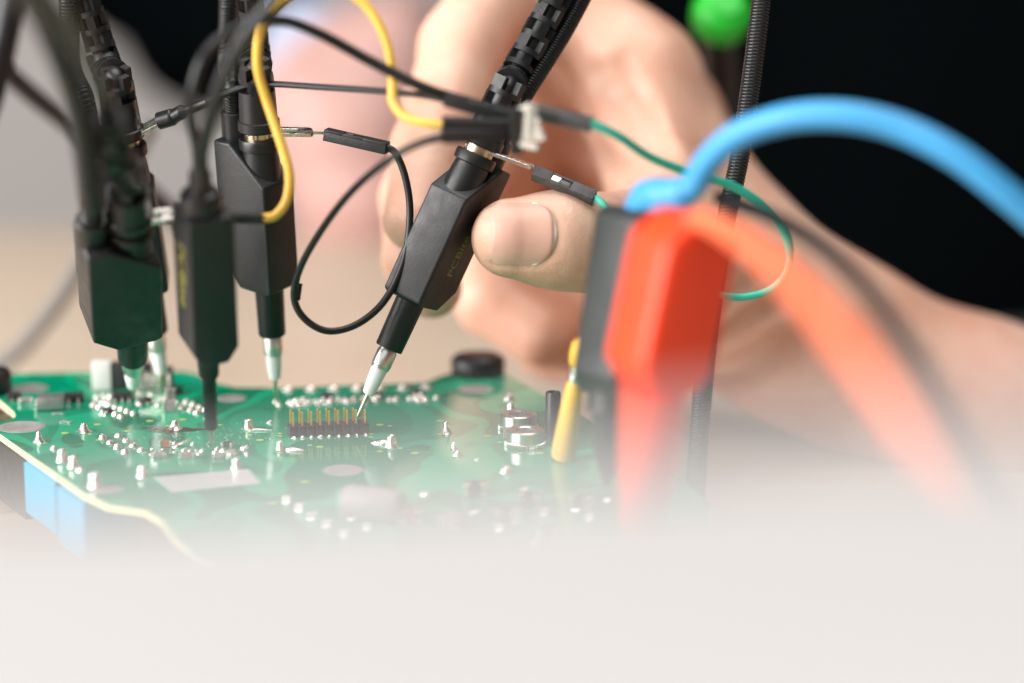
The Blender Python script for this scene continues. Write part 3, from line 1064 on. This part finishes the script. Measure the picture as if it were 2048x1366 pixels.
# ------------------------------------------------------------------ right-hand clips and cables
# black clip with blue lead
e0, e1 = P(1228, 790, -48), P(1282, 418, -52)
ce = thing('clip_lead', 'dark grey test clip with a thick blue lead arching to the right', 'test lead', G(1215, 960))
F = frame(e1 - e0, (0.75, 0.66, 0))
Le = (e1 - e0).length
MB().prism([(-7, 4), (-5, 0), (6, 0), (8, 5), (8, Le - 3), (4, Le), (-5, Le), (-7, Le - 2)], -6.2, 6.2, F, e0, 'yz').build('body', M['blackclip'], ce, bevel=1.1, seg=3)
g = G(1212, 965)
MB().tube([e0 + (e1 - e0) * .05, e0 - (e1 - e0).normalized() * 3.5], [5.6, 5.2], 24).build('ring', M['cable'], ce)
MB().tube([e0, e0.lerp(g, .55), g + Vector((0, 0, .2))], [4.6, 3.6, .8], 20).build('nozzle', M['blackclip'], ce)
MB().tube(spline([e1 - (e1 - e0).normalized() * 2, P(1300, 396, -56), P(1335, 393, -60), P(1374, 384, -63)], 6), [3.9] * 7 + [3.7] * 6 + [3.2] * 6, 20).build('boot', M['blue'], ce)
MB().tube(spline([P(1356, 394, -62), P(1388, 370, -64), P(1418, 320, -68), P(1480, 268, -74), P(1580, 236, -80), P(1690, 232, -84), P(1800, 256, -86), P(1910, 310, -88), P(2010, 386, -88), P(2120, 480, -86)], 10), 2.75, 20).build('lead', M['blue'], ce)

# red clip
r0, r1 = P(1308, 772, -88), P(1376, 448, -92)
cr = thing('clip_lead', 'bright red test clip with an orange-red cable, blurred in front', 'test lead', G(1290, 1040))
F = frame(r1 - r0, (.85, .50, 0))
Lr = (r1 - r0).length
MB().prism([(-8.2, 4), (-5, 0), (5, 0), (8.2, 4.5), (8.2, Lr - 2), (6, Lr + 2.5), (-3.5, Lr + 2), (-8.2, Lr - 3.5)], -7, 7, F, r0, 'yz').build('body', M['red'], cr, bevel=2.4, seg=4)
g = G(1282, 1060)
MB().tube([r0 + (r1 - r0).normalized() * 1, r0.lerp(g, .5), r0.lerp(g, .92), g + Vector((0, 0, .2))], [6.3, 5.6, 4.6, 3.6], 22).build('nozzle', M['red'], cr)
MB().tube(spline([r1 - (r1 - r0).normalized() * 3, P(1395, 440, -98), P(1455, 462, -120), P(1530, 512, -150), P(1612, 590, -178), P(1705, 700, -200), P(1800, 815, -215), P(1905, 945, -226), P(2020, 1090, -236), P(2140, 1250, -245)], 10), 2.1, 20).build('lead', M['redcable'], cr)

# thin dark cable crossing the forearm
ck = thing('cable', 'thin blurred dark cable crossing in front of the forearm', 'cable', P(1700, 560, -120))
MB().tube(spline([P(1440, 395, -60), P(1540, 432, -80), P(1640, 490, -100), P(1730, 572, -120), P(1810, 680, -135), P(1890, 800, -150), P(1990, 960, -165), P(2090, 1120, -170)], 10), 1.5, 12).build('sheath', M['cable'], ck)

# yellow tipped clip
yc = thing('hook_clip', 'slim yellow hook clip standing at the right of the board', 'clip', G(1124, 918))
b0 = G(1126, 916, .1)
t0 = P(1152, 752, -28)
F = frame(t0 - b0, (0, 1, 0))
Ly = (t0 - b0).length
MB().lathe([(1.9, 0), (2.6, .6), (2.75, 2.5), (2.3, Ly * .55), (1.8, Ly - 2.2), (1.4, Ly - 1.2)], 24, F, b0).build('body', M['ytip'], yc)
MB().lathe([(1.35, Ly - 1.5), (1.5, Ly), (1.35, Ly + .5), (1.5, Ly + 1.2), (1.3, Ly + 2.8)], 18, F, b0).build('neck', M['steel'], yc)
MB().lathe([(1.4, Ly + 2.2), (1.9, Ly + 3.2), (2.1, Ly + 5.2), (1.9, Ly + 7.4), (1.2, Ly + 8.6), (0, Ly + 9)], 20, F, b0).build('cap', M['ytip'], yc, angle=60)

# gooseneck arm on the right
ga = thing('gooseneck_arm', 'black ribbed gooseneck arm standing upright at the right', 'gooseneck', G(1385, 1120, TZ))
gb = G(1385, 1120, TZ)
pts = [P(1530, -60, -2), P(1518, 40, -2), P(1500, 180, -2), P(1478, 320, -2), P(1452, 440, -3), P(1432, 560, -4), P(1416, 680, -6), P(1404, 800, -9), P(1395, 920, -14), P(1390, 1000, -20)]
endp = pts[-1]
spring(spline(pts + [Vector((endp.x, endp.y - 3, TZ + 14))], 10), 2.25, .74).build('spring', M['spring'], ga, angle=60)
MB().lathe([(9, TZ), (9, TZ + 10), (7, TZ + 12), (3, TZ + 14), (2.6, TZ + 18)], 32, None, (endp.x, endp.y - 3, 0)).build('magnet_base', M['greycan'], ga)

# green knob on a dark stem, behind
kp = P(1444, 30, 100)
kn = thing('knob_stand', 'bright green rounded knob on a dark stem behind the gooseneck', 'knob', (kp.x, kp.y, TZ))
F = frame((0.15, -.75, .65), (0, 1, 0))
MB().lathe([(0, -6), (5.2, -5.6), (7.6, -3.5), (8.2, 0), (7.5, 2.8), (5.1, 4.5), (0, 5.0)], 36, F, kp).build('knob', M['knobgreen'], kn, angle=60)
MB().lathe([(4.0, 4.4), (3.8, 5.6), (0, 5.7)], 28, F, kp).build('cap', M['knobgreen'], kn, angle=60)
MB().tube([kp + Vector((0, 2, -4)), Vector((kp.x + 14, kp.y + 85, TZ + 6))], 5.2, 20).build('stem', M['cable'], kn)
MB().lathe([(12, TZ), (12, TZ + 5), (6, TZ + 8)], 32, None, (kp.x + 14, kp.y + 85, 0)).build('foot', M['cable'], kn)

# cables at the upper left
ca = thing('cable', 'blurred dark cable slanting behind the left probes at the picture edge', 'cable', P(60, 190, 90))
MB().tube(spline([P(-90, 70, 80), P(0, 135, 90), P(70, 195, 100), P(140, 250, 110), P(260, 350, 120), P(420, 500, 130)], 8), 2.6, 12).build('sheath', M['cable'], ca)
cb = thing('cable', 'pale grey cable curving down to the table behind the left probes', 'cable', P(100, 600, 130))
MB().tube(spline([P(300, 250, 110), P(210, 420, 120), P(150, 550, 130), P(90, 640, 140), P(20, 715, 150), G(-60, 760, TZ + 2.6)], 8), 2.6, 12).build('sheath', mat('grey_cable_sheath', (.16, .15, .14), .5), cb)
cc = thing('cable', 'blurred black cable cutting the top left corner of the picture', 'cable', P(10, 60, -60))
MB().tube(spline([P(40, -90, -60), P(22, 0, -62), P(6, 80, -62), P(-18, 180, -60), P(-60, 300, -56)], 8), 3.0, 12).build('sheath', M['cable'], cc)


# ------------------------------------------------------------------ person: signed-distance body, turned into one mesh
class Field:
    def __init__(self, lo, hi, h):
        self.h = h
        self.lo = np.array(lo, float)
        n = np.ceil((np.array(hi) - self.lo) / h).astype(int) + 1
        self.ax = [self.lo[i] + h * np.arange(n[i]) for i in range(3)]
        self.d = np.full(tuple(n), 1e3, np.float32)

    def region(self, lo, hi):
        s = []
        for i in range(3):
            a = max(int((lo[i] - self.lo[i]) / self.h), 0)
            b = min(int((hi[i] - self.lo[i]) / self.h) + 2, len(self.ax[i]))
            if b <= a:
                return None
            s.append(slice(a, b))
        g = np.meshgrid(*[self.ax[i][s[i]] for i in range(3)], indexing='ij')
        return tuple(s), np.stack(g, -1).astype(np.float32)

    def cone(self, a, ra, b, rb, k=4.0, sub=False, flat=None):
        a, b = np.array(a, np.float32), np.array(b, np.float32)
        m = max(ra, rb) + k * 2 + 3
        q = self.region(np.minimum(a, b) - m, np.maximum(a, b) + m)
        if q is None:
            return
        s, X = q
        ab = b - a
        t = np.clip(((X - a) @ ab) / max(float(ab @ ab), 1e-6), 0, 1)
        v = X - (a + t[..., None] * ab)
        if flat is not None:
            ax, f = np.array(flat[0], np.float32), flat[1]
            w = v @ ax
            v = v + ax * (w * (1 / f - 1))[..., None]
        d = np.linalg.norm(v, axis=-1) - (ra + (rb - ra) * t)
        cur = self.d[s]
        if sub:
            hh = np.clip(.5 - .5 * (cur + d) / k, 0, 1)
            self.d[s] = cur * (1 - hh) + (-d) * hh + k * hh * (1 - hh)
        else:
            hh = np.clip(.5 + .5 * (d - cur) / k, 0, 1)
            self.d[s] = d * (1 - hh) + cur * hh - k * hh * (1 - hh)

    def value(self, p):
        f = [(p[i] - self.lo[i]) / self.h for i in range(3)]
        i0 = [min(max(int(math.floor(c)), 0), self.d.shape[j] - 2) for j, c in enumerate(f)]
        t = [c - i for c, i in zip(f, i0)]
        r = 0
        for dx in (0, 1):
            for dy in (0, 1):
                for dz in (0, 1):
                    w = (t[0] if dx else 1 - t[0]) * (t[1] if dy else 1 - t[1]) * (t[2] if dz else 1 - t[2])
                    r += w * self.d[i0[0] + dx, i0[1] + dy, i0[2] + dz]
        return r

    def mesh(self):
        d = self.d
        nx, ny, nz = d.shape
        ins = d < 0
        acc = np.zeros((nx - 1, ny - 1, nz - 1, 3), np.float32)
        cnt = np.zeros((nx - 1, ny - 1, nz - 1), np.float32)
        C = lambda a, o: a[o[0]:o[0] + nx - 1, o[1]:o[1] + ny - 1, o[2]:o[2] + nz - 1]
        for axis in range(3):
            for p in (0, 1):
                for q in (0, 1):
                    o0 = [0, 0, 0]
                    oth = [i for i in range(3) if i != axis]
                    o0[oth[0]], o0[oth[1]] = p, q
                    o1 = list(o0)
                    o1[axis] = 1
                    a, b = C(d, o0), C(d, o1)
                    x = C(ins, o0) != C(ins, o1)
                    idx = np.nonzero(x)
                    t = a[idx] / (a[idx] - b[idx])
                    pt = np.zeros((len(t), 3), np.float32)
                    pt[:] = o0
                    pt[:, axis] = t
                    acc[idx] += pt
                    cnt[idx] += 1
        act = np.nonzero(cnt > 0)
        vid = -np.ones(cnt.shape, np.int64)
        vid[act] = np.arange(len(act[0]))
        V = (np.stack(act, -1) + acc[act] / cnt[act][:, None]) * self.h + self.lo
        quads = []
        for axis in range(3):
            o1 = [0, 0, 0]
            o1[axis] = 1
            sl0 = tuple(slice(0, d.shape[i] - o1[i]) for i in range(3))
            sl1 = tuple(slice(o1[i], d.shape[i]) for i in range(3))
            x = ins[sl0] != ins[sl1]
            oth = [i for i in range(3) if i != axis]
            e = np.stack(np.nonzero(x), -1)
            ok = np.ones(len(e), bool)
            for i in oth:
                ok &= (e[:, i] > 0) & (e[:, i] < d.shape[i] - 1)
            e = e[ok]
            fl = ins[tuple(e.T)]
            c = []
            for p, q in ((0, 0), (1, 0), (1, 1), (0, 1)):
                f = e.copy()
                f[:, oth[0]] -= p
                f[:, oth[1]] -= q
                c.append(vid[tuple(f.T)])
            qd = np.stack(c, -1)
            flip = fl if axis != 1 else ~fl
            qd[flip] = qd[flip][:, ::-1]
            quads.append(qd)
        return V, np.concatenate(quads)


def smooth_mesh(V, Q, it=2, lam=0.5):
    for _ in range(it):
        acc = np.zeros_like(V)
        c = np.zeros(len(V))
        for a, b in ((0, 1), (1, 2), (2, 3), (3, 0)):
            np.add.at(acc, Q[:, a], V[Q[:, b]])
            np.add.at(acc, Q[:, b], V[Q[:, a]])
            np.add.at(c, Q[:, a], 1)
            np.add.at(c, Q[:, b], 1)
        V = V * (1 - lam) + lam * acc / c[:, None]
    return V


def mesh_from(parts, name, mat_, parent):
    vs, fs, off = [], [], 0
    for V, Q in parts:
        vs.append(V)
        fs.append(Q + off)
        off += len(V)
    V = np.concatenate(vs) * S
    Q = np.concatenate(fs)
    me = bpy.data.meshes.new(name)
    me.from_pydata(V.tolist(), [], Q.tolist())
    me.materials.append(mat_)
    bm = bmesh.new()
    bm.from_mesh(me)
    bmesh.ops.recalc_face_normals(bm, faces=bm.faces)
    for f in bm.faces:
        f.smooth = True
    bm.to_mesh(me)
    bm.free()
    ob = bpy.data.objects.new(name, me)
    scene.collection.objects.link(ob)
    adopt(ob, parent)
    return ob


person = thing('person', 'person in black clothing reaching in to hold a probe with thumb and fingers', 'person', (330, 420, TZ))
fld = Field((-45, -25, -45), (195, 165, 182), 0.95)
# index finger
seq = lambda L, k=4.0: [fld.cone(P(*a[:3]), a[3], P(*b[:3]), b[3], k) for a, b in zip(L, L[1:])]
seq([(1290, 150, 84, 14.0), (1030, -70, 88, 11.6), (925, 95, 66, 10.2), (862, 300, 42, 9.1), (828, 440, 27, 7.4)])
# middle finger
seq([(1330, 230, 102, 14.0), (1040, 80, 108, 11.2), (890, 220, 88, 10.5), (838, 400, 62, 9.4), (838, 520, 46, 8.5), (862, 575, 40, 7.5)], 2.5)
# ring and little finger curled under
seq([(1330, 330, 116, 14.0), (1090, 250, 124, 11.2), (960, 420, 108, 10.2), (985, 600, 88, 9.2), (1080, 670, 82, 8.4)], 3)
seq([(1360, 430, 126, 13.0), (1160, 380, 134, 10.2), (1070, 540, 116, 9.2), (1110, 690, 98, 8.4), (1170, 720, 92, 7.8)], 3)
# palm and back of hand
fld.cone(P(1265, 150, 84), 13, P(1475, 560, 86), 21, 8)
fld.cone(P(1320, 250, 106), 15, P(1480, 590, 100), 21.5, 8)
fld.cone(P(1330, 360, 118), 15, P(1430, 600, 112), 18, 8)
# thenar, thumb
fld.cone(P(1330, 470, 44), 12.8, P(1470, 610, 68), 19, 7)
fld.cone(P(1180, 484, 5), 10.6, P(1330, 470, 42), 12.4, 5)
fld.cone(P(1022, 476, -3), 8.9, P(1112, 480, 0), 10.3, 4)
fld.cone(P(1112, 480, 0), 10.3, P(1185, 486, 5), 10.3, 4)
fld.cone(P(1262, 240, 80), 11, P(1330, 420, 56), 14, 10)
# heel of the hand and forearm
fld.cone(P(1470, 560, 86), 21.5, P(1650, 690, 92), 22.5, 10)
fld.cone(P(1650, 690, 92), 22.5, P(1960, 860, 100), 27, 10)
fld.cone(P(1960, 860, 100), 27, P(2500, 1120, 110), 35, 10)
fld.cone(P(1380, 600, 92), 16, P(1580, 690, 82), 19, 9)
fld.cone(P(1110, 640, 96), 12, P(1300, 640, 104), 17, 8)
# creases of the palm, heel and thumb
for a, b, r, k in (((1195, 150, 50), (1290, 330, 45), 1.6, 3), ((1240, 130, 50), (1330, 300, 45), 1.4, 3), ((1140, 270, 60), (1250, 350, 50), 2.2, 4),
                   ((1390, 640, 50), (1520, 560, 50), 1.4, 2.5), ((1440, 690, 50), (1580, 600, 50), 1.4, 2.5)):
    aa, bb = P(*a), P(*b)
    # bring the crease to the surface along the view ray
    pts = []
    for i in range(7):
        q = aa.lerp(bb, i / 6)
        ray = (q - CAM).normalized()
        p = q - ray * 60
        for _ in range(120):
            v = fld.value(p)
            if v < .05 or (p - q).length > 220:
                break
            p = p + ray * min(max(v * .8, .2), 2)
        pts.append(p - ray * (r * .75))
    for p, q in zip(pts, pts[1:]):
        if (p - q).length < 14:
            fld.cone(p, r, q, r, 4.5, sub=True)
# nail bed: find the thumb surface, cut the fold round the nail
tc0, tc1 = P(1022, 476, -3), P(1112, 480, 0)
ta = (tc0 - tc1).normalized()
tn = (CAM - tc0)
tn = (tn - ta * tn.dot(ta)).normalized()
tn = (Matrix.Rotation(math.radians(8), 3, ta) @ tn)
tb_ = tn.cross(ta).normalized()
ncen = P(1022, 474, -3)


def hit(s, t):
    q = ncen + ta * s + tb_ * t
    p = q + tn * 22
    for _ in range(80):
        v = fld.value(p)
        if v < .02:
            break
        p = p - tn * min(max(v * .7, .05), 1.5)
    return p


def nail_w(s):
    # half width along the nail, s from cuticle (-7) to free edge (+7.2)
    if s < -3:
        return 6.9 * math.sqrt(max(1 - ((-3 - s) / 4.3) ** 2, 0)) ** .8
    if s > 3.2:
        return 6.9 * math.sqrt(max(1 - ((s - 3.2) / 4.4) ** 2, 0.0))
    return 6.9


ns, nt_ = 26, 18
grid = []
for i in range(ns + 1):
    s = -7.2 + (7.2 + 6.2) * i / ns
    w = nail_w(s)
    row = []
    for j in range(nt_ + 1):
        t = w * (2 * j / nt_ - 1)
        row.append((s, t, w, hit(s, t)))
    grid.append(row)
fold = []
for a in np.linspace(-1, 1, 25):
    if a < -.45:
        s_, t_ = -7.0 + (a + .45) * -1 * 16, -6.9
    elif a > .45:
        s_, t_ = -7.0 + (a - .45) * 16, 6.9
    else:
        t_ = 6.9 * math.sin(a / .45 * math.pi / 2)
        s_ = -3 - 4.2 * math.cos(a / .45 * math.pi / 2)
    if abs(a) >= .45:
        s_ = -3 + (abs(a) - .45) * 15
    fold.append(hit(s_, t_))
for p, q in zip(fold, fold[1:]):
    fld.cone(p + tn * .15, .75, q + tn * .15, .75, .8, sub=True)
# raised skin round the fold
V1, Q1 = fld.mesh()
V1 = smooth_mesh(V1, Q1, 2, .45)

# the other hand, far behind and out of focus
f2 = Field((-190, 260, -45), (70, 520, 210), 3.2)
s2 = lambda L, k=6.0: [f2.cone(P(*a[:3]), a[3], P(*b[:3]), b[3], k) for a, b in zip(L, L[1:])]
s2([(640, 120, 436, 19), (700, 160, 424, 25), (750, 200, 420, 32), (770, 300, 420, 34)], 10)
s2([(800, 130, 420, 28), (890, 180, 418, 21), (900, 330, 415, 15), (860, 450, 410, 13)])
s2([(770, 300, 405, 25), (820, 400, 400, 15), (810, 490, 402, 12)])
s2([(720, 290, 402, 25), (750, 400, 396, 15), (755, 490, 400, 12)])
s2([(665, 250, 405, 25), (690, 390, 398, 14), (705, 480, 402, 12)])
s2([(620, 210, 412, 22), (635, 340, 405, 14), (655, 450, 406, 11)])
V2, Q2 = f2.mesh()
V2 = smooth_mesh(V2, Q2, 2, .5)
mesh_from([(V1, Q1)], 'body', M['skin'], person)
mesh_from([(V2, Q2)], 'far_hand', M['skin_far_dimmed'], person)

# nail plate
nv, nf = [], []
for i, row in enumerate(grid):
    for j, (s, t, w, p) in enumerate(row):
        e = abs(2 * j / nt_ - 1)
        lift = .40 - .75 * e ** 6
        if i <= 1:
            lift -= .5 * (2 - i)
        if i == ns:
            lift += .12
        nv.append(p + tn * lift)
W = nt_ + 1
for i in range(ns):
    for j in range(nt_):
        nf.append((i * W + j, i * W + j + 1, (i + 1) * W + j + 1, (i + 1) * W + j))
mb = MB()
k0 = len(nv)
mb.add(nv + [p - tn * .5 for p in nv], nf + [tuple(k0 + q for q in f[::-1]) for f in nf]
       + [(ns * W + j, ns * W + j + 1, k0 + ns * W + j + 1, k0 + ns * W + j) for j in range(nt_)])
nl = mb.build('thumb_nail', M['nail'], person, angle=70)

# clothing: torso and far sleeve, with an added widening out of view
f3 = Field((-580, 140, -330), (820, 900, 760), 13)
f3.cone((305, 425, -60), 240, (320, 470, 330), 240, 60)
f3.cone((-120, 560, 420), 120, (520, 560, 420), 130, 80)
f3.cone((170, 560, 120), 150, (120, 570, 420), 190, 60)
f3.cone((-330, 620, 265), 175, (200, 620, 265), 175, 60)  # unseen bulk added so the board mirrors something dark
f3.cone((-330, 700, 300), 110, P(330, -150, 640), 60, 40)
f3.cone(P(330, -150, 640), 52, P(440, 30, 560), 42, 20)
f3.cone(P(440, 30, 560), 42, P(545, 75, 450), 30, 20)
V3, Q3 = f3.mesh()
mesh_from([(V3, Q3)], 'shirt', M['shirt'], person)
mb = MB()
mb.tube([P(590, 95, 445), P(690, 150, 424)], [24, 25], 28)
mb.build('cuff', M['cuff'], person, bevel=2)

# cuticle along the nail root
cut = []
for a in np.linspace(-1, 1, 21):
    t_ = 6.75 * math.sin(a * math.pi / 2)
    s_ = -2.6 - 4.4 * math.cos(a * math.pi / 2)
    cut.append(hit(s_, t_) + tn * .18)
MB().tube(cut, [.12] + [.42] * 19 + [.12], 8).build('cuticle', M['cuticle'], person, angle=80)
